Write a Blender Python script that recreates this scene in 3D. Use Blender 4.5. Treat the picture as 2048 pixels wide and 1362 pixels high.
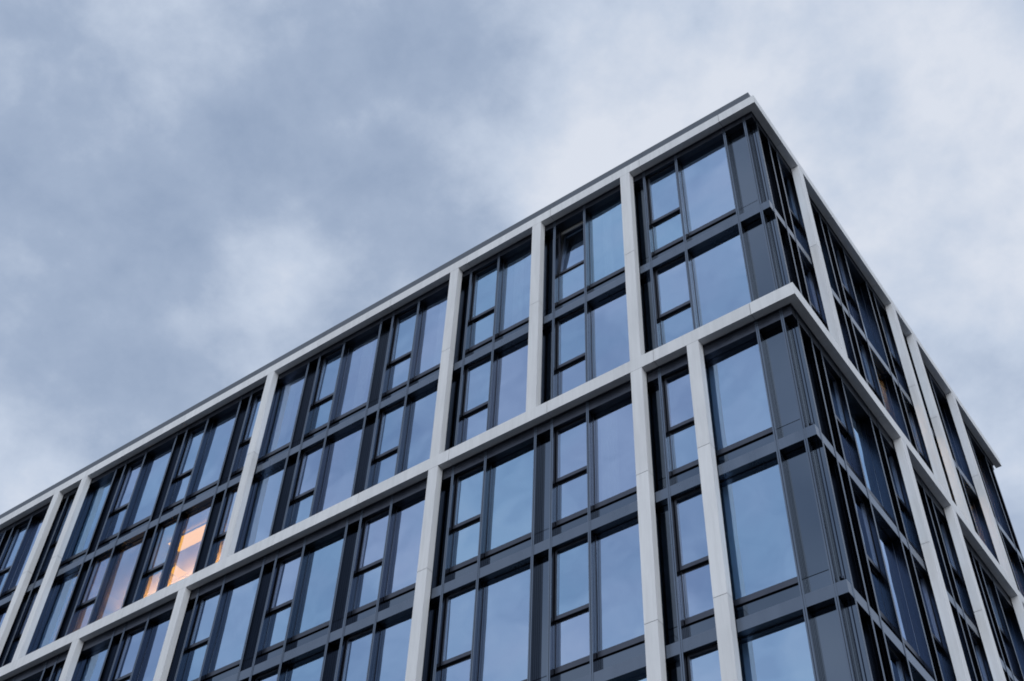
import bpy, math, random
from mathutils import Vector, Matrix
random.seed(7)
for o in list(bpy.data.objects): bpy.data.objects.remove(o)
scene = bpy.context.scene
COL = scene.collection

# ------------------------------------------------------------------ camera
F_PX = 2509.41
YAW, PITCH, ROLL = math.radians(-38.12236), math.radians(48.10008), math.radians(2.871626)
CAM_C = Vector((5.27618, -15.62569, 1.71315))
fw = Vector((math.sin(YAW) * math.cos(PITCH), math.cos(YAW) * math.cos(PITCH), math.sin(PITCH)))
r0 = Vector((math.cos(YAW), -math.sin(YAW), 0)); u0 = r0.cross(fw)
CAM_R = r0 * math.cos(ROLL) + u0 * math.sin(ROLL)
CAM_U = -r0 * math.sin(ROLL) + u0 * math.cos(ROLL)
cd = bpy.data.cameras.new("camera"); cam = bpy.data.objects.new("camera", cd); COL.objects.link(cam)
m = Matrix((CAM_R, CAM_U, -fw)).transposed().to_4x4(); m.translation = CAM_C
cam.matrix_world = m
cd.sensor_width = 36; cd.lens = F_PX / 2048 * 36; cd.clip_end = 6000
scene.camera = cam
def pix_dir(px, py):      # a direction in the sky for a photo pixel
    return (fw + CAM_R * (px - 1024) / F_PX - CAM_U * (py - 681) / F_PX).normalized()

# ------------------------------------------------------------------ sky + sun
SUN_EL, SUN_AZ = math.radians(24), math.radians(139)     # azimuth clockwise from +Y
sun_dir = Vector((math.sin(SUN_AZ) * math.cos(SUN_EL), math.cos(SUN_AZ) * math.cos(SUN_EL), math.sin(SUN_EL)))
world = bpy.data.worlds.new("World"); scene.world = world; world.use_nodes = True
wt = world.node_tree; wt.nodes.clear()
def WN(t, **k):
    n = wt.nodes.new(t)
    for a, b in k.items(): setattr(n, a, b)
    return n
def wl(a, b): wt.links.new(a, b)
def wmath(op, a, b=None, c=None, clamp=False):
    n = WN('ShaderNodeMath', operation=op, use_clamp=clamp)
    for i, v in enumerate((a, b, c)):
        if v is None: continue
        if isinstance(v, (int, float)): n.inputs[i].default_value = v
        else: wl(v, n.inputs[i])
    return n.outputs[0]
out = WN('ShaderNodeOutputWorld')
sky = WN('ShaderNodeTexSky', sky_type='NISHITA', sun_disc=False)
sky.sun_elevation = SUN_EL; sky.sun_rotation = SUN_AZ
sky.air_density = 1.0; sky.dust_density = 1.5
bg1 = WN('ShaderNodeBackground'); bg1.inputs[1].default_value = 0.10; wl(sky.outputs[0], bg1.inputs[0])
tc = WN('ShaderNodeTexCoord')
sep = WN('ShaderNodeSeparateXYZ'); wl(tc.outputs['Generated'], sep.inputs[0])
comb = WN('ShaderNodeMapping'); wl(tc.outputs['Generated'], comb.inputs[0])
comb.inputs['Location'].default_value = (2.3, 0.7, 1.1); comb.inputs['Scale'].default_value = (1, 1, 1.35)
def cloud_noise(scale, detail, rough, dist):
    n = WN('ShaderNodeTexNoise'); n.inputs['Scale'].default_value = scale
    n.inputs['Detail'].default_value = detail; n.inputs['Roughness'].default_value = rough
    n.inputs['Distortion'].default_value = dist
    wl(comb.outputs[0], n.inputs['Vector']); return n.outputs[0]
big = cloud_noise(3.0, 2, 0.5, 0.2)
fine = cloud_noise(8.0, 9, 0.58, 0.08)
wisp = cloud_noise(19.0, 5, 0.55, 0.15)
field = wmath('ADD', wmath('MULTIPLY', big, 0.36), wmath('MULTIPLY', fine, 0.54))
field = wmath('ADD', field, wmath('MULTIPLY', wisp, 0.10))
field = wmath('MULTIPLY_ADD', wmath('SUBTRACT', field, 0.5), 2.6, 0.62)
# broad cloud masses: (photo pixel, angular radius in degrees, brightness change)
for (px, py, rad, amp) in [
    (330, 430, 14, -0.24), (760, 260, 10, -0.20), (60, 260, 9, -0.08), (640, 800, 8, -0.08),
    (550, 550, 4.0, 0.24), (360, 640, 7, -0.12), (1230, 260, 8, 0.22), (0, 930, 4, 0.16), (230, 850, 6, -0.10), (620, 10, 4, 0.16),
    (1800, 250, 16, 0.10), (1840, 10, 4, 0.10), (1960, 700, 8, 0.12), (1950, 130, 6, -0.06)]:
    d = WN('ShaderNodeVectorMath', operation='DOT_PRODUCT')
    wl(tc.outputs['Generated'], d.inputs[0]); d.inputs[1].default_value = pix_dir(px, py)
    mr = WN('ShaderNodeMapRange', interpolation_type='SMOOTHERSTEP')
    wl(d.outputs['Value'], mr.inputs[0])
    mr.inputs[1].default_value = math.cos(math.radians(rad)); mr.inputs[2].default_value = 1.0
    mr.inputs[3].default_value = 0; mr.inputs[4].default_value = amp
    field = wmath('ADD', field, mr.outputs[0])
ramp = WN('ShaderNodeValToRGB'); wl(field, ramp.inputs[0])
cr = ramp.color_ramp
cr.elements[0].position = 0.0; cr.elements[0].color = (0.24, 0.31, 0.44, 1)
cr.elements[1].position = 1.0; cr.elements[1].color = (0.625, 0.665, 0.745, 1)
e = cr.elements.new(0.35); e.color = (0.318, 0.39, 0.52, 1)
e = cr.elements.new(0.70); e.color = (0.48, 0.548, 0.665, 1)
bg2 = WN('ShaderNodeBackground'); bg2.inputs[1].default_value = 1.0; wl(ramp.outputs[0], bg2.inputs[0])
mix = WN('ShaderNodeMixShader'); mix.inputs[0].default_value = 0.92
wl(bg1.outputs[0], mix.inputs[1]); wl(bg2.outputs[0], mix.inputs[2]); wl(mix.outputs[0], out.inputs[0])

sd = bpy.data.lights.new("sun", 'SUN'); sd.energy = 1.5; sd.angle = math.radians(66); sd.color = (0.93, 0.97, 1.0)
so = bpy.data.objects.new("sun", sd); COL.objects.link(so)
so.rotation_euler = sun_dir.to_track_quat('Z', 'Y').to_euler(); so.location = (20, -30, 60)
vs = scene.view_settings
vs.view_transform = 'Standard'; vs.look = 'None'; vs.gamma = 1; vs.exposure = 0.27; vs.use_curve_mapping = False
scene.cycles.filter_width = 1.8
scene.cycles.max_bounces = 10; scene.cycles.transparent_max_bounces = 16

# ------------------------------------------------------------------ materials
def new_mat(name):
    mt = bpy.data.materials.new(name); mt.use_nodes = True
    nt = mt.node_tree; nt.nodes.clear()
    o = nt.nodes.new('ShaderNodeOutputMaterial')
    return mt, nt, o
def noisy(name, c1, c2, scale, rough, rough2=None, stretch=(1, 1, 1), rnd=0.0, bump=0.0, ior=1.5, detail=6, metallic=0.0, coords='Object', coat=0.0):
    mt, nt, o = new_mat(name); L = nt.links.new
    p = nt.nodes.new('ShaderNodeBsdfPrincipled'); L(p.outputs[0], o.inputs[0])
    g = nt.nodes.new('ShaderNodeNewGeometry')
    mp = nt.nodes.new('ShaderNodeMapping'); mp.inputs['Scale'].default_value = stretch
    L(g.outputs['Position'], mp.inputs[0])
    n = nt.nodes.new('ShaderNodeTexNoise'); n.inputs['Scale'].default_value = scale; n.inputs['Detail'].default_value = detail
    n.inputs['Roughness'].default_value = 0.6
    L(mp.outputs[0], n.inputs['Vector'])
    cr = nt.nodes.new('ShaderNodeValToRGB'); L(n.outputs[0], cr.inputs[0])
    cr.color_ramp.elements[0].position = 0.3; cr.color_ramp.elements[0].color = (*c1, 1)
    cr.color_ramp.elements[1].position = 0.7; cr.color_ramp.elements[1].color = (*c2, 1)
    col = cr.outputs[0]
    if rnd:
        oi = nt.nodes.new('ShaderNodeObjectInfo')
        mr = nt.nodes.new('ShaderNodeMapRange'); L(oi.outputs['Random'], mr.inputs[0])
        mr.inputs[3].default_value = 1 - rnd; mr.inputs[4].default_value = 1 + rnd
        vm = nt.nodes.new('ShaderNodeVectorMath'); vm.operation = 'SCALE'
        L(col, vm.inputs[0]); L(mr.outputs[0], vm.inputs['Scale']); col = vm.outputs[0]
    L(col, p.inputs['Base Color'])
    p.inputs['Metallic'].default_value = metallic
    p.inputs['IOR'].default_value = ior
    if coat: p.inputs['Coat Weight'].default_value = coat; p.inputs['Coat Roughness'].default_value = 0.08
    if rough2 is None: p.inputs['Roughness'].default_value = rough
    else:
        mr = nt.nodes.new('ShaderNodeMapRange'); L(n.outputs[0], mr.inputs[0])
        mr.inputs[1].default_value = 0.3; mr.inputs[2].default_value = 0.7
        mr.inputs[3].default_value = rough; mr.inputs[4].default_value = rough2
        L(mr.outputs[0], p.inputs['Roughness'])
    if bump:
        n2 = nt.nodes.new('ShaderNodeTexNoise'); n2.inputs['Scale'].default_value = 60; n2.inputs['Detail'].default_value = 4
        L(g.outputs['Position'], n2.inputs['Vector'])
        b = nt.nodes.new('ShaderNodeBump'); b.inputs['Strength'].default_value = bump; b.inputs['Distance'].default_value = 0.01
        L(n2.outputs[0], b.inputs['Height']); L(b.outputs[0], p.inputs['Normal'])
    return mt
M_STONE = noisy('pale_stone', (0.66, 0.67, 0.69), (0.74, 0.745, 0.76), 1.7, 0.75, stretch=(1, 1, 0.35), rnd=0.05, bump=0.08)
def weather(mt):
    nt = mt.node_tree; L = nt.links.new
    p = next(n for n in nt.nodes if n.type == 'BSDF_PRINCIPLED')
    src = p.inputs['Base Color'].links[0].from_socket
    g = nt.nodes.new('ShaderNodeNewGeometry'); mp = nt.nodes.new('ShaderNodeMapping'); mp.inputs['Scale'].default_value = (9, 9, .55)
    L(g.outputs['Position'], mp.inputs[0])
    n = nt.nodes.new('ShaderNodeTexNoise'); n.inputs['Scale'].default_value = 1.0; n.inputs['Detail'].default_value = 5; n.inputs['Roughness'].default_value = .65
    L(mp.outputs[0], n.inputs['Vector'])
    mr = nt.nodes.new('ShaderNodeMapRange'); L(n.outputs[0], mr.inputs[0])
    mr.inputs[1].default_value = .35; mr.inputs[2].default_value = .62; mr.inputs[3].default_value = .90; mr.inputs[4].default_value = 1.0
    vm = nt.nodes.new('ShaderNodeVectorMath'); vm.operation = 'SCALE'; L(src, vm.inputs[0]); L(mr.outputs[0], vm.inputs['Scale'])
    L(vm.outputs[0], p.inputs['Base Color'])
weather(M_STONE)
M_CORE = noisy('joint_mortar', (0.10, 0.10, 0.11), (0.16, 0.16, 0.17), 8, 0.9)
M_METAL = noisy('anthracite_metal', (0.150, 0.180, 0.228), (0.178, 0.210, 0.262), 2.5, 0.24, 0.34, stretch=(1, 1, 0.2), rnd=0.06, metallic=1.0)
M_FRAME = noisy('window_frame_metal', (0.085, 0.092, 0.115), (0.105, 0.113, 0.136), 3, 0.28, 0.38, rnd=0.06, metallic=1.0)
M_FIN_SHADE = noisy('shaded_fin_metal', (0.016, 0.021, 0.033), (0.022, 0.028, 0.043), 2.5, 0.16, 0.24, stretch=(1, 1, 0.2), rnd=0.06, metallic=1.0)  # fin metal darkened: shade of the fin sides put into the colour
M_PANEL = noisy('gloss_panel', (0.125, 0.158, 0.205), (0.14, 0.174, 0.228), 0.6, 0.05, 0.10, rnd=0.08, metallic=1.0)
M_CAP = noisy('zinc_cap', (0.066, 0.078, 0.10), (0.082, 0.096, 0.12), 2, 0.4, 0.55, rnd=0.05)
M_ROOM = noisy('room_plaster', (0.46, 0.45, 0.44), (0.52, 0.51, 0.50), 0.8, 0.85)
M_FLOOR = noisy('room_carpet', (0.10, 0.10, 0.11), (0.14, 0.14, 0.15), 6, 0.9)
M_CURT = noisy('curtain_cloth', (0.66, 0.67, 0.66), (0.74, 0.74, 0.73), 5, 0.9)
M_ASPH = noisy('asphalt', (0.040, 0.040, 0.042), (0.065, 0.065, 0.066), 0.6, 0.85, bump=0.3)
M_PIPE = noisy('pipe_metal', (0.05, 0.055, 0.065), (0.07, 0.075, 0.085), 6, 0.35, ior=1.7)

def glass():
    mt, nt, o = new_mat('coated_glass'); L = nt.links.new
    oi = nt.nodes.new('ShaderNodeObjectInfo')
    cr = nt.nodes.new('ShaderNodeValToRGB'); nv = nt.nodes.new('ShaderNodeTexNoise'); nv.inputs['Scale'].default_value = 0.55; nv.inputs['Detail'].default_value = 2
    gp = nt.nodes.new('ShaderNodeNewGeometry'); L(gp.outputs['Position'], nv.inputs['Vector'])
    ad = nt.nodes.new('ShaderNodeMath'); ad.operation = 'MULTIPLY_ADD'; L(nv.outputs[0], ad.inputs[0]); ad.inputs[1].default_value = 1.2; ad.inputs[2].default_value = -.6
    ad2 = nt.nodes.new('ShaderNodeMath'); ad2.use_clamp = True; L(ad.outputs[0], ad2.inputs[0]); L(oi.outputs['Random'], ad2.inputs[1])
    L(ad2.outputs[0], cr.inputs[0])
    cr.color_ramp.elements[0].color = (0.49, 0.73, 1.0, 1); cr.color_ramp.elements[1].color = (0.585, 0.725, 1.0, 1)
    g = nt.nodes.new('ShaderNodeNewGeometry')
    n = nt.nodes.new('ShaderNodeTexNoise'); n.inputs['Scale'].default_value = 0.9; n.inputs['Detail'].default_value = 1
    L(g.outputs['Position'], n.inputs['Vector'])
    b = nt.nodes.new('ShaderNodeBump'); b.inputs['Strength'].default_value = 0.045; b.inputs['Distance'].default_value = 0.25
    L(n.outputs[0], b.inputs['Height'])
    gl = nt.nodes.new('ShaderNodeBsdfGlossy'); gl.inputs['Roughness'].default_value = 0.0
    L(cr.outputs[0], gl.inputs['Color']); L(b.outputs[0], gl.inputs['Normal'])
    tr = nt.nodes.new('ShaderNodeBsdfTransparent'); tr.inputs[0].default_value = (0.80, 0.86, 0.86, 1)
    fr = nt.nodes.new('ShaderNodeFresnel'); fr.inputs[0].default_value = 1.5
    mr = nt.nodes.new('ShaderNodeMapRange'); L(fr.outputs[0], mr.inputs[0])
    mr.inputs[3].default_value = 0.65; mr.inputs[4].default_value = 1.0
    mx = nt.nodes.new('ShaderNodeMixShader'); L(mr.outputs[0], mx.inputs[0]); L(tr.outputs[0], mx.inputs[1]); L(gl.outputs[0], mx.inputs[2])
    L(mx.outputs[0], o.inputs[0])
    return mt
M_GLASS = glass()
def clear():
    mt, nt, o = new_mat('clear_glass')
    tr = nt.nodes.new('ShaderNodeBsdfTransparent'); tr.inputs[0].default_value = (0.93, 0.96, 0.95, 1)
    nt.links.new(tr.outputs[0], o.inputs[0]); return mt
M_CLEAR = clear()
def emit(name, col, s):
    mt, nt, o = new_mat(name)
    e = nt.nodes.new('ShaderNodeEmission'); e.inputs[0].default_value = (*col, 1); e.inputs[1].default_value = s
    nt.links.new(e.outputs[0], o.inputs[0]); return mt
M_LAMP = emit('warm_lamp', (1.0, 0.42, 0.03), 2.9)
M_LAMP3 = emit('added_uplight_glow', (1.0, 0.44, 0.11), 24.0)  # glow of the added uplight, out of view
M_LAMP2 = emit('strong_warm_lamp', (1.0, 0.50, 0.17), 16.0)

# ------------------------------------------------------------------ mesh helpers
class MB:
    def __init__(self): self.v = []; self.f = []
    def box(self, x0, x1, y0, y1, z0, z1):
        n = len(self.v)
        self.v += [(x0,y0,z0),(x1,y0,z0),(x1,y1,z0),(x0,y1,z0),(x0,y0,z1),(x1,y0,z1),(x1,y1,z1),(x0,y1,z1)]
        self.f += [tuple(n+i for i in q) for q in ((3,2,1,0),(4,5,6,7),(0,1,5,4),(1,2,6,5),(2,3,7,6),(3,0,4,7))]
        return self
    def prism(self, pts, z0, z1):        # pts counter-clockwise seen from above
        n = len(self.v); k = len(pts)
        self.v += [(x, y, z0) for x, y in pts] + [(x, y, z1) for x, y in pts]
        self.f += [tuple(range(n+k-1, n-1, -1)), tuple(range(n+k, n+2*k))]
        self.f += [(n+i, n+(i+1) % k, n+k+(i+1) % k, n+k+i) for i in range(k)]
        return self
    def mesh(self, name, mat):
        me = bpy.data.meshes.new(name); me.from_pydata(self.v, [], self.f); me.materials.append(mat); me.update()
        return me
def link(name, data, parent=None, loc=(0, 0, 0), rot=(0, 0, 0)):
    o = bpy.data.objects.new(name, data); COL.objects.link(o)
    if parent is not None: o.parent = parent
    o.location = loc; o.rotation_euler = rot
    return o
_cache = {}
def shared(key, build, mat):
    if key not in _cache: _cache[key] = build().mesh(key[0], mat)
    return _cache[key]
def bx(name, mat, dims, parent, loc=(0, 0, 0), rot=(0, 0, 0)):
    dims = tuple(round(d, 4) for d in dims)
    return link(name, shared((name, mat.name) + dims, lambda: MB().box(*dims), mat), parent, loc, rot)

# ------------------------------------------------------------------ ground
gm = MB().box(-1500, 1500, -1500, 1500, -0.5, 0.0)
ground = link('ground', gm.mesh('ground', M_ASPH)); ground['kind'] = 'structure'

# ------------------------------------------------------------------ the building
B = link('office_building', None)
B['label'] = 'modern office block with pale stone grid, dark metal fins and blue reflecting windows'
B['category'] = 'building'
MOD = 1.35
SIDES = {'L': dict(rot=0.0, a=2.319), 'R': dict(rot=math.pi / 2, a=2.346)}
LK = 23                                             # last odd axis on the long facade
LEN_L = 2.319 + MOD * LK + 0.969                    # long facade length
LEN_R = 15.45
def place(side, s):                                  # local (u along facade left-to-right, v inwards, z)
    return ((s, 0, 0), (0, 0, 0)) if side == 'L' else ((0, s, 0), (0, 0, math.pi / 2))
def axis(side, k): return -(2.319 + MOD * k) if side == 'L' else 2.346 + MOD * k
Z_COR, Z_TOP = 28.0, 28.312
Z_B1T, Z_B1B = 21.197, 20.853
Z_B2T, Z_B2B = 10.45, 10.10
DAT = [24.815, 21.395, 17.97, 14.55, 11.13]          # sill datum of each storey
ST = 0.18                                            # stone depth
FV = 0.205                                           # plane of the dark bands
GV = 0.365                                           # plane of glass and panels
GAP = 0.006

# --- stone: cornice and bands with separate panels
def joints(side):
    if side == 'L':
        xs = [-0.969] + [axis('L', k) + 0.435 for k in range(1, LK + 1, 2)]
        xs = sorted(xs); return [-LEN_L] + xs
    return [1.402 + 2.7 * i for i in range(6) if 1.402 + 2.7 * i < LEN_R - 0.3] + [LEN_R]
def stone_course(name, z0, z1):
    core = MB().prism([(-LEN_L + .02, .02), (-.02, .02), (-.02, LEN_R - .02), (-ST + .01, LEN_R - .02), (-ST + .01, ST - .01), (-LEN_L + .02, ST - .01)], z0 + .012, z1 - .012)
    c = link(name, core.mesh(name, M_CORE), B)
    jl = joints('L'); jr = joints('R')
    for x0, x1 in zip(jl[:-1], jl[1:]):
        bx('stone_panel', M_STONE, (0, x1 - x0 - 2 * GAP, 0, ST, z0, z1), c, (x0 + GAP, 0, 0))
    for y0, y1 in zip(jr[:-1], jr[1:]):
        bx('stone_panel', M_STONE, (0, y1 - y0 - 2 * GAP, 0, ST, z0, z1), c, (0, y0 + GAP, 0), (0, 0, math.pi / 2))
    cp = MB().prism([(jl[-1] + GAP, 0), (0, 0), (0, jr[0] - GAP), (-ST, jr[0] - GAP), (-ST, ST), (jl[-1] + GAP, ST)], z0, z1)
    link('stone_panel', cp.mesh('stone_panel', M_STONE), c)
    return c
stone_course('cornice', Z_COR, Z_TOP)
stone_course('stone_band', Z_B1B, Z_B1T)
stone_course('stone_band', Z_B2B, Z_B2T)

# --- stone pilasters
def pilaster(side, k, z0, z1, cuts):
    loc, rot = place(side, axis(side, k))
    p = bx('pilaster', M_CORE, (-.12, .12, .015, ST - .01, z0, z1), B, loc, rot)
    zs = [z0] + sorted(cuts) + [z1]
    for a, b in zip(zs[:-1], zs[1:]):
        bx('stone_panel', M_STONE, (-.1356, .1356, 0.002, ST, a + (GAP if a != z0 else .003), b - (GAP if b != z1 else .003)), p)
UP_L, UP_R = [1, 3, 5, 10, 16, 17, 20, 22], [0, 4, 5, 7]
LO_L, LO_R = [0, 1, 5, 11, 14, 19, 21], [2, 4, 7, 8]
for side, ks in (('L', UP_L), ('R', UP_R)):
    for k in ks: pilaster(side, k, Z_B1T, Z_COR, [DAT[0]])
for side, ks in (('L', LO_L), ('R', LO_R)):
    for k in ks:
        pilaster(side, k, Z_B2T, Z_B1B, [DAT[2], DAT[3], DAT[4]])
        pilaster(side, k, 0.0, Z_B2B, [3.4, 6.8])

# --- dark metal fins, one per tier
def fin_mesh(z0, z1, ends):
    def build():
        w = .0325; r = .0035
        pts = [(-w, FV - .008), (-.005, FV - .008), (-.005, FV + .010), (.005, FV + .010), (.005, FV - .008), (w, FV - .008)]
        right = []
        for v0, v1 in ((.262, .284), (.322, .342)):
            right += [(w, v0), (w + r, v0), (w + r, v1), (w, v1)]
        pts += right + [(w, .43), (-w, .43)] + [(-x, y) for x, y in reversed(right)]
        return MB().prism(pts, z0, z1)
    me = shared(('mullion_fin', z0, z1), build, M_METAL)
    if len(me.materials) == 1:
        me.materials.append(M_FIN_SHADE)
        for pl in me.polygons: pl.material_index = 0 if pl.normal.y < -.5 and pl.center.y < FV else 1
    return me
TIERS = [(Z_B1T - .10, Z_COR + .05), (Z_B2T - .10, Z_B1B + .05)]
def fins_of(side):
    out = []
    if side == 'L':
        for k in range(-1, LK + 1, 2):
            s0 = axis('L', k)
            out += [s0, s0 + (.549 if k == -1 else .435)]
            if k >= 1: out.append(s0 + MOD)
        out.append(-LEN_L + .42)
    else:
        out.append(.42)
        for k in range(-1, 9, 2):
            s0 = axis('R', k); out += [s0, s0 + .435, s0 + MOD]
        out += [axis('R', 9), LEN_R - .42]
    return sorted(out)
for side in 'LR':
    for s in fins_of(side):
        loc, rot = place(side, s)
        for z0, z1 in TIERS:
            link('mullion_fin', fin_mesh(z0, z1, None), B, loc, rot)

# --- bays
def storeys():
    # (datum, z of the lower edge of what covers the head, opening top)
    return [(DAT[0], 27.80), (DAT[1], DAT[0] - .67), (DAT[2], 20.56), (DAT[3], DAT[2] - .67), (DAT[4], DAT[3] - .67)]
def window_fixed(w, h):
    """frame with sill rail; origin at the lower left of the opening, on the datum"""
    def build():
        b = MB(); z0 = -.05; fw_ = .014
        b.box(0, fw_, GV - .002, .43, z0, h); b.box(w - fw_, w, GV - .002, .43, z0, h)
        b.box(fw_, w - fw_, GV - .002, .43, h - .05, h)
        b.box(fw_, w - fw_, GV - .035, .43, z0, .070)
        return b
    return shared(('window', 'f', round(w, 3), round(h, 3)), build, M_FRAME)
def window_sash(w, h):
    def build():
        b = MB(); z0 = -.05; fw_ = .014
        b.box(0, fw_, GV - .002, .43, z0, h); b.box(w - fw_, w, GV - .002, .43, z0, h)
        b.box(fw_, w - fw_, GV - .002, .43, h - .05, h)
        b.box(fw_, w - fw_, GV - .035, .43, z0, .070)
        b.box(fw_, w - fw_, GV - .002, .43, 1.03, 1.08)
        return b
    return shared(('window', 's', round(w, 3), round(h, 3)), build, M_FRAME)
def sash_frame(w, h):
    def build():
        b = MB(); f2 = .042
        b.box(0, f2, -.065, .03, 0, h); b.box(w - f2, w, -.065, .03, 0, h)
        b.box(f2, w - f2, -.065, .03, 0, .085); b.box(f2, w - f2, -.065, .03, h - .07, h)
        return b
    return shared(('sash', round(w, 3), round(h, 3)), build, M_FRAME)
def pane(parent, x0, x1, z0, z1, v=GV, lo=(0, 0, 0)):
    w, h = round(x1 - x0, 3), round(z1 - z0, 3)
    me = shared(('pane', w, h), lambda: MB().box(-w / 2, w / 2, 0, .018, -h / 2, h / 2), M_GLASS)
    if len(me.materials) == 1:
        me.materials.append(M_CLEAR)
        for pl in me.polygons: pl.material_index = 0 if pl.normal.y < -.5 else 1
    return link('pane', me, parent, ((x0 + x1) / 2, v, (z0 + z1) / 2),
                (math.radians(random.uniform(-.35, .35)), 0, math.radians(random.uniform(-.35, .35))))
OPEN = [('L', 0, -(2.319 + MOD * 3))]
def build_bay(side, s0, s1, kind, si, datum, head):
    """one cell between two fins"""
    w = s1 - s0 - .065
    h = head + .06 - datum
    loc, rot = place(side, s0 + .0325)
    loc = (loc[0], loc[1], datum)
    if kind == 'panel':
        bx('wall_panel', M_PANEL, (0, w, GV, .43, .008, h), B, loc, rot)
        bx('wall_panel', M_PANEL, (0, w, GV, .43, -.70, -.008), B, loc, rot)
        bx('wall_lining', M_CORE, (0, w, .43, .48, -.70, h), B, loc, rot)
        return
    if kind == 'fixed':
        o = link('window', window_fixed(w, h), B, loc, rot)
        pane(o, .014, w - .014, .070, h - .05)
    else:
        o = link('window', window_sash(w, h), B, loc, rot)
        pane(o, .014, w - .014, .070, 1.03)
        sw, sh = w - .036, h - .05 - 1.08
        opened = any(a == side and b == si and abs(c + .435 - s0) < .02 for a, b, c in OPEN)
        s = link('sash', sash_frame(sw, sh), o, (.018, GV + (.035 if opened else 0), 1.08), (math.radians(-6.0) if opened else 0, 0, 0))
        if opened:
            p = pane(o, .060, w - .060, 1.165, 1.08 + sh - .07)
            ca, sa = math.cos(math.radians(6.0)), math.sin(math.radians(6.0)); hz = (.085 + sh - .07) / 2
            p.location = (w / 2, GV + .035 + hz * sa - .02, 1.08 + hz * ca); p.rotation_euler = (math.radians(-6.0), 0, 0)
        else:
            pane(o, .060, w - .060, 1.165, 1.08 + sh - .07, GV - .03)
    bx('spandrel_panel', M_PANEL, (0, w, GV, .43, -.70, -.078), B, loc, rot)
    bx('wall_lining', M_CORE, (0, w, .43, .48, -.70, -.04), B, loc, rot)
def cells(side):
    c = []
    if side == 'L':
        c.append((axis('L', -1), axis('L', -1) + .549, 'panel'))
        for k in range(1, LK + 1, 2):
            s0 = axis('L', k)
            c += [(s0, s0 + .435, 'panel'), (s0 + .435, s0 + MOD, 'sash'), (s0 + MOD, s0 + 2 * MOD, 'fixed')]
        c.append((-LEN_L + .42, axis('L', LK), 'panel'))
    else:
        c.append((.42, axis('R', -1), 'panel'))
        for k in range(-1, 9, 2):
            s0 = axis('R', k)
            c += [(s0, s0 + .435, 'panel'), (s0 + .435, s0 + MOD, 'sash'), (s0 + MOD, s0 + 2 * MOD, 'fixed')]
        c.append((axis('R', 9), LEN_R - .42, 'panel'))
    return c
for side in 'LR':
    for (s0, s1, kind) in cells(side):
        for si, (d, hd) in enumerate(storeys()):
            build_bay(side, s0, s1, kind, si, d, hd)

# --- projecting dark bands between storeys and lintels under the stone
def band_runs(side):
    return joints(side)
def band(name, z0, z1, mat):
    jl = joints('L'); jr = joints('R'); jr[-1] = LEN_R - .2; jl[0] = -LEN_L + .2
    for x0, x1 in zip(jl[:-1], jl[1:]):
        bx(name, mat, (0, x1 - x0 - .004, FV, .36, z0, z1), B, (x0 + .002, 0, 0))
    for y0, y1 in zip(jr[:-1], jr[1:]):
        bx(name, mat, (0, y1 - y0 - .004, FV, .36, z0, z1), B, (0, y0 + .002, 0), (0, 0, math.pi / 2))
    cp = MB().prism([(jl[-1] + .002, FV), (-FV, FV), (-FV, jr[0] - .002), (-.36, jr[0] - .002), (-.36, .36), (jl[-1] + .002, .36)], z0, z1)
    link(name, cp.mesh(name, mat), B)
for d in (DAT[0], DAT[2], DAT[3], DAT[4]): band('spandrel_band', d - .67, d - .42, M_METAL)
band('lintel', 27.80, Z_COR + .06, M_FRAME); band('lintel', 20.56, Z_B1B + .06, M_FRAME)  # darker metal paints in the shade the lintels get under the stone
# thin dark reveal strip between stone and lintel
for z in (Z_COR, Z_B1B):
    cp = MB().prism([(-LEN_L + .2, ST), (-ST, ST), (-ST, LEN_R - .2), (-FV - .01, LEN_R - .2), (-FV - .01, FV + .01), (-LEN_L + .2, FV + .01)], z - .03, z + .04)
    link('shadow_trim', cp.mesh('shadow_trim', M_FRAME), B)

# --- recessed corner: closing panels, post and rain pipe
for z0, z1 in TIERS:
    bx('corner_panel', M_PANEL, (-.39, -.20, .385, .43, z0, z1), B)
    bx('corner_panel', M_PANEL, (-.43, -.3905, .34, .43, z0, z1), B)
def tube(mb, x, y, z0, z1, r, n=10):
    mb.prism([(x + r * math.cos(2 * math.pi * i / n), y + r * math.sin(2 * math.pi * i / n)) for i in range(n)], z0, z1)
for d in DAT:
    if d == DAT[1]: continue
    mb = MB(); tube(mb, -.315, .335, d - .30, d - .25, .036); mb.box(-.325, -.305, .335, .39, d - .29, d - .26)
    link('pipe_clip', mb.mesh('pipe_clip', M_FIN_SHADE), B)

# --- parapet cap, roof, slabs, rooms
jl = joints('L')
for x0, x1 in zip(jl[:-1], jl[1:]):
    bx('parapet_cap', M_CAP, (0, x1 - x0 - .006, .17, .42, Z_TOP - .1, 28.84), B, (x0 + .003, 0, 0))
bx('parapet_cap', M_CAP, (jl[-1] + .003, -.17, .17, .42, Z_TOP - .1, 28.84), B)
jr = [.42] + joints('R')
for y0, y1 in zip(jr[:-1], jr[1:]):
    bx('parapet_cap', M_CAP, (y0 + .003, min(y1, LEN_R - .17) - .003, .17, .42, Z_TOP - .1, 28.84), B, (0, 0, 0), (0, 0, math.pi / 2))
bx('roof', M_CAP, (-LEN_L + .3, -.43, .43, LEN_R - .3, 27.86, 28.5), B)
for d in DAT:
    bx('floor_slab', M_FLOOR, (-LEN_L + .5, -.49, .49, LEN_R - .5, d - .50, d - .30), B)
    bx('ceiling', M_ROOM, (-LEN_L + .5, -.49, .49, LEN_R - .5, d - .62, d - .51), B)
bx('ceiling', M_ROOM, (-LEN_L + .5, -.49, .49, LEN_R - .5, 27.74, 27.85), B)
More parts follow.
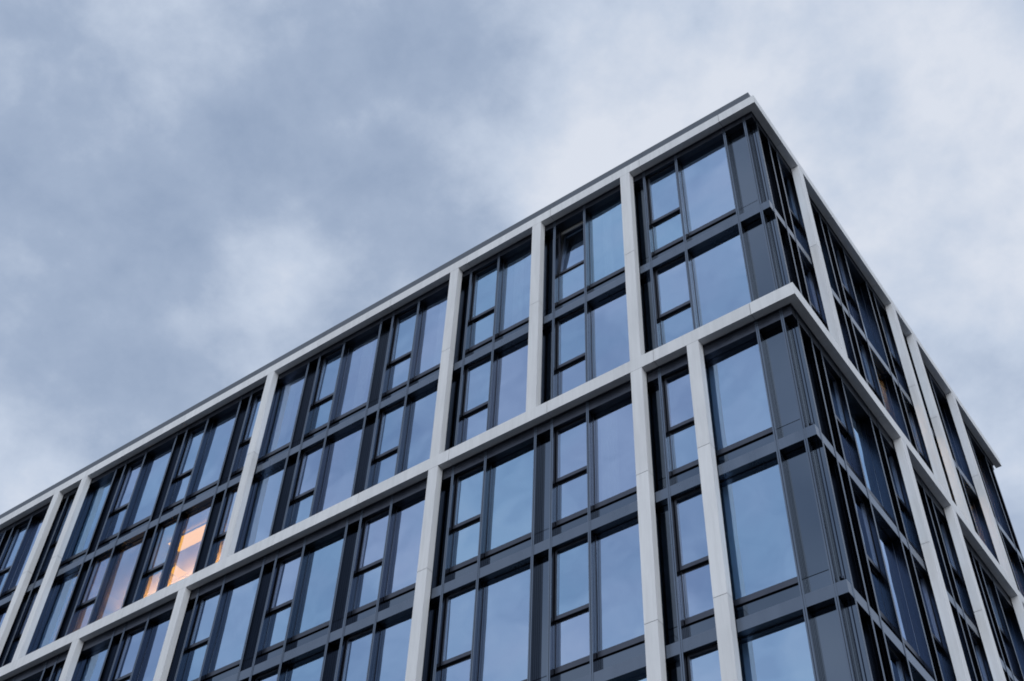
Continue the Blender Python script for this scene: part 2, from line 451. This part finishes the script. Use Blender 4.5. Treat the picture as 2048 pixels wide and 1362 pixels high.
# inner core walls
zc0 = 10.6
bx('core_wall', M_ROOM, (-LEN_L + 1, -6.5, 6.0, 6.15, zc0, 27.75), B)
bx('core_wall', M_ROOM, (-6.65, -6.5, 6.16, LEN_R - 1, zc0, 27.75), B)
for x in [axis('L', k) for k in (4, 8, 10)] + [-23.2] + [axis('L', k) for k in (18, 21)]:
    bx('partition', M_ROOM, (x - .05, x + .05, .44, 6.0, zc0, 27.75), B)
for k in (1, 3, 5, 7):
    y = axis('R', k)
    bx('partition', M_ROOM, (-6.5, -.44, y - .05, y + .05, zc0, 27.75), B)
# rear and far end walls, and the storeys below the picture
bx('rear_wall', M_PANEL, (-LEN_L + .2, -.45, LEN_R - .43, LEN_R - .2, 0, 28.0), B)
bx('rear_wall', M_PANEL, (-LEN_L + .2, -LEN_L + .43, .45, LEN_R - .44, 0, 28.0), B)
bx('base_wall', M_PANEL, (-LEN_L + .45, -.40, .40, LEN_R - .45, 0, 10.30), B)

# ------------------------------------------------------------------ lamps and curtains inside
def strip_lamp(x0, x1, y0, y1, zc, label, mat=M_LAMP, drop=.0):
    cx, cy = (x0 + x1) / 2, (y0 + y1) / 2
    o = link('ceiling_lamp', None, None, (cx, cy, zc)); o['label'] = label; o['category'] = 'lamp'
    hx, hy = (x1 - x0) / 2, (y1 - y0) / 2
    link('diffuser', MB().box(-hx, hx, -hy, hy, -.13 - drop, -.07 - drop).mesh('diffuser', mat), o)
    link('side_rail', MB().box(-hx - .012, hx + .012, -hy - .012, -hy - .001, -.14 - drop, -.06 - drop).mesh('side_rail', M_ROOM), o)
    link('side_rail', MB().box(-hx - .012, hx + .012, hy + .001, hy + .012, -.14 - drop, -.06 - drop).mesh('side_rail', M_ROOM), o)
    mb = MB(); tube(mb, -hx * .7, 0, -.075 - drop, .01, .012); tube(mb, hx * .7, 0, -.075 - drop, .01, .012)
    link('hanger', mb.mesh('hanger', M_FRAME), o)
    return o
Z1 = DAT[0] - .62
strip_lamp(-19.75, -18.0, .90, 1.35, Z1, 'broad warm glowing ceiling lamp behind the large lit window of the long facade')
strip_lamp(-20.65, -20.35, 1.75, 2.2, Z1, 'small warm ceiling lamp beside the broad one in the lit room of the long facade')
strip_lamp(-22.9, -18.3, 2.35, 2.65, Z1, 'added unseen uplight brightening the ceiling of the lit room behind the long facade', M_LAMP3, .45)  # added unseen light, hung low to warm the ceiling near the glass
for (y0, y1, zz_, lab) in (
    (5.4, 9.0, Z1, 'warm ceiling lamp behind the short facade, before its closely paired stone pilasters'),
    (10.0, 11.8, Z1, 'warm ceiling lamp behind the short facade, just past its closely paired pilasters'),
    (12.9, 14.6, Z1, 'warm ceiling lamp at the far end of the short facade, below top floor'),
    (12.9, 14.6, 27.74, 'warm ceiling lamp at the far end of the short facade, on top floor')):
    strip_lamp(-1.25, -.95, y0, y1, zz_, lab, M_LAMP2)
def curtain(s0, width, datum, head, label):
    n = 28; vs_ = []; fs = []
    for i in range(n + 1):
        u = width * i / n; w = .03 * math.sin(i * 1.35) + .012 * math.sin(i * 2.9 + s0)
        for dy in (0, .006):
            for z in (0, head - datum - .1): vs_.append((u, w + dy, z))
    for i in range(n):
        a = 4 * i; b = a + 4
        fs += [(a, b, b + 1, a + 1), (a + 3, b + 3, b + 2, a + 2), (a, a + 2, b + 2, b), (a + 1, b + 1, b + 3, a + 3)]
    fs += [(0, 1, 3, 2), (4 * n, 4 * n + 2, 4 * n + 3, 4 * n + 1)]
    me = bpy.data.meshes.new('curtain'); me.from_pydata(vs_, [], fs); me.materials.append(M_CURT); me.update()
    o = link('curtain', me, None, (s0, .52, datum + .05))
    o['label'] = label; o['category'] = 'curtain'
for k, si, off, wd, lab in (
    (4, 0, .30, .30, 'pale curtain in top floor window left of the tilted open sash'),
    (2, 0, .34, .26, 'pale curtain in top floor window right of the tilted open sash'),
    (6, 0, .50, .30, 'pale curtain in the rightmost top floor window of the three-window bay'),
    (8, 0, .45, .40, 'wide pale curtain in the middle top floor window of the three-window bay'),
    (2, 2, .10, .42, 'pale curtain directly under the stone band beside the double stone pilasters'),
    (10, 0, .35, .30, 'pale curtain in the leftmost top floor window of the three-window bay')):
    d, hd = storeys()[si]; curtain(axis('L', k) + off, wd, d, hd, lab)
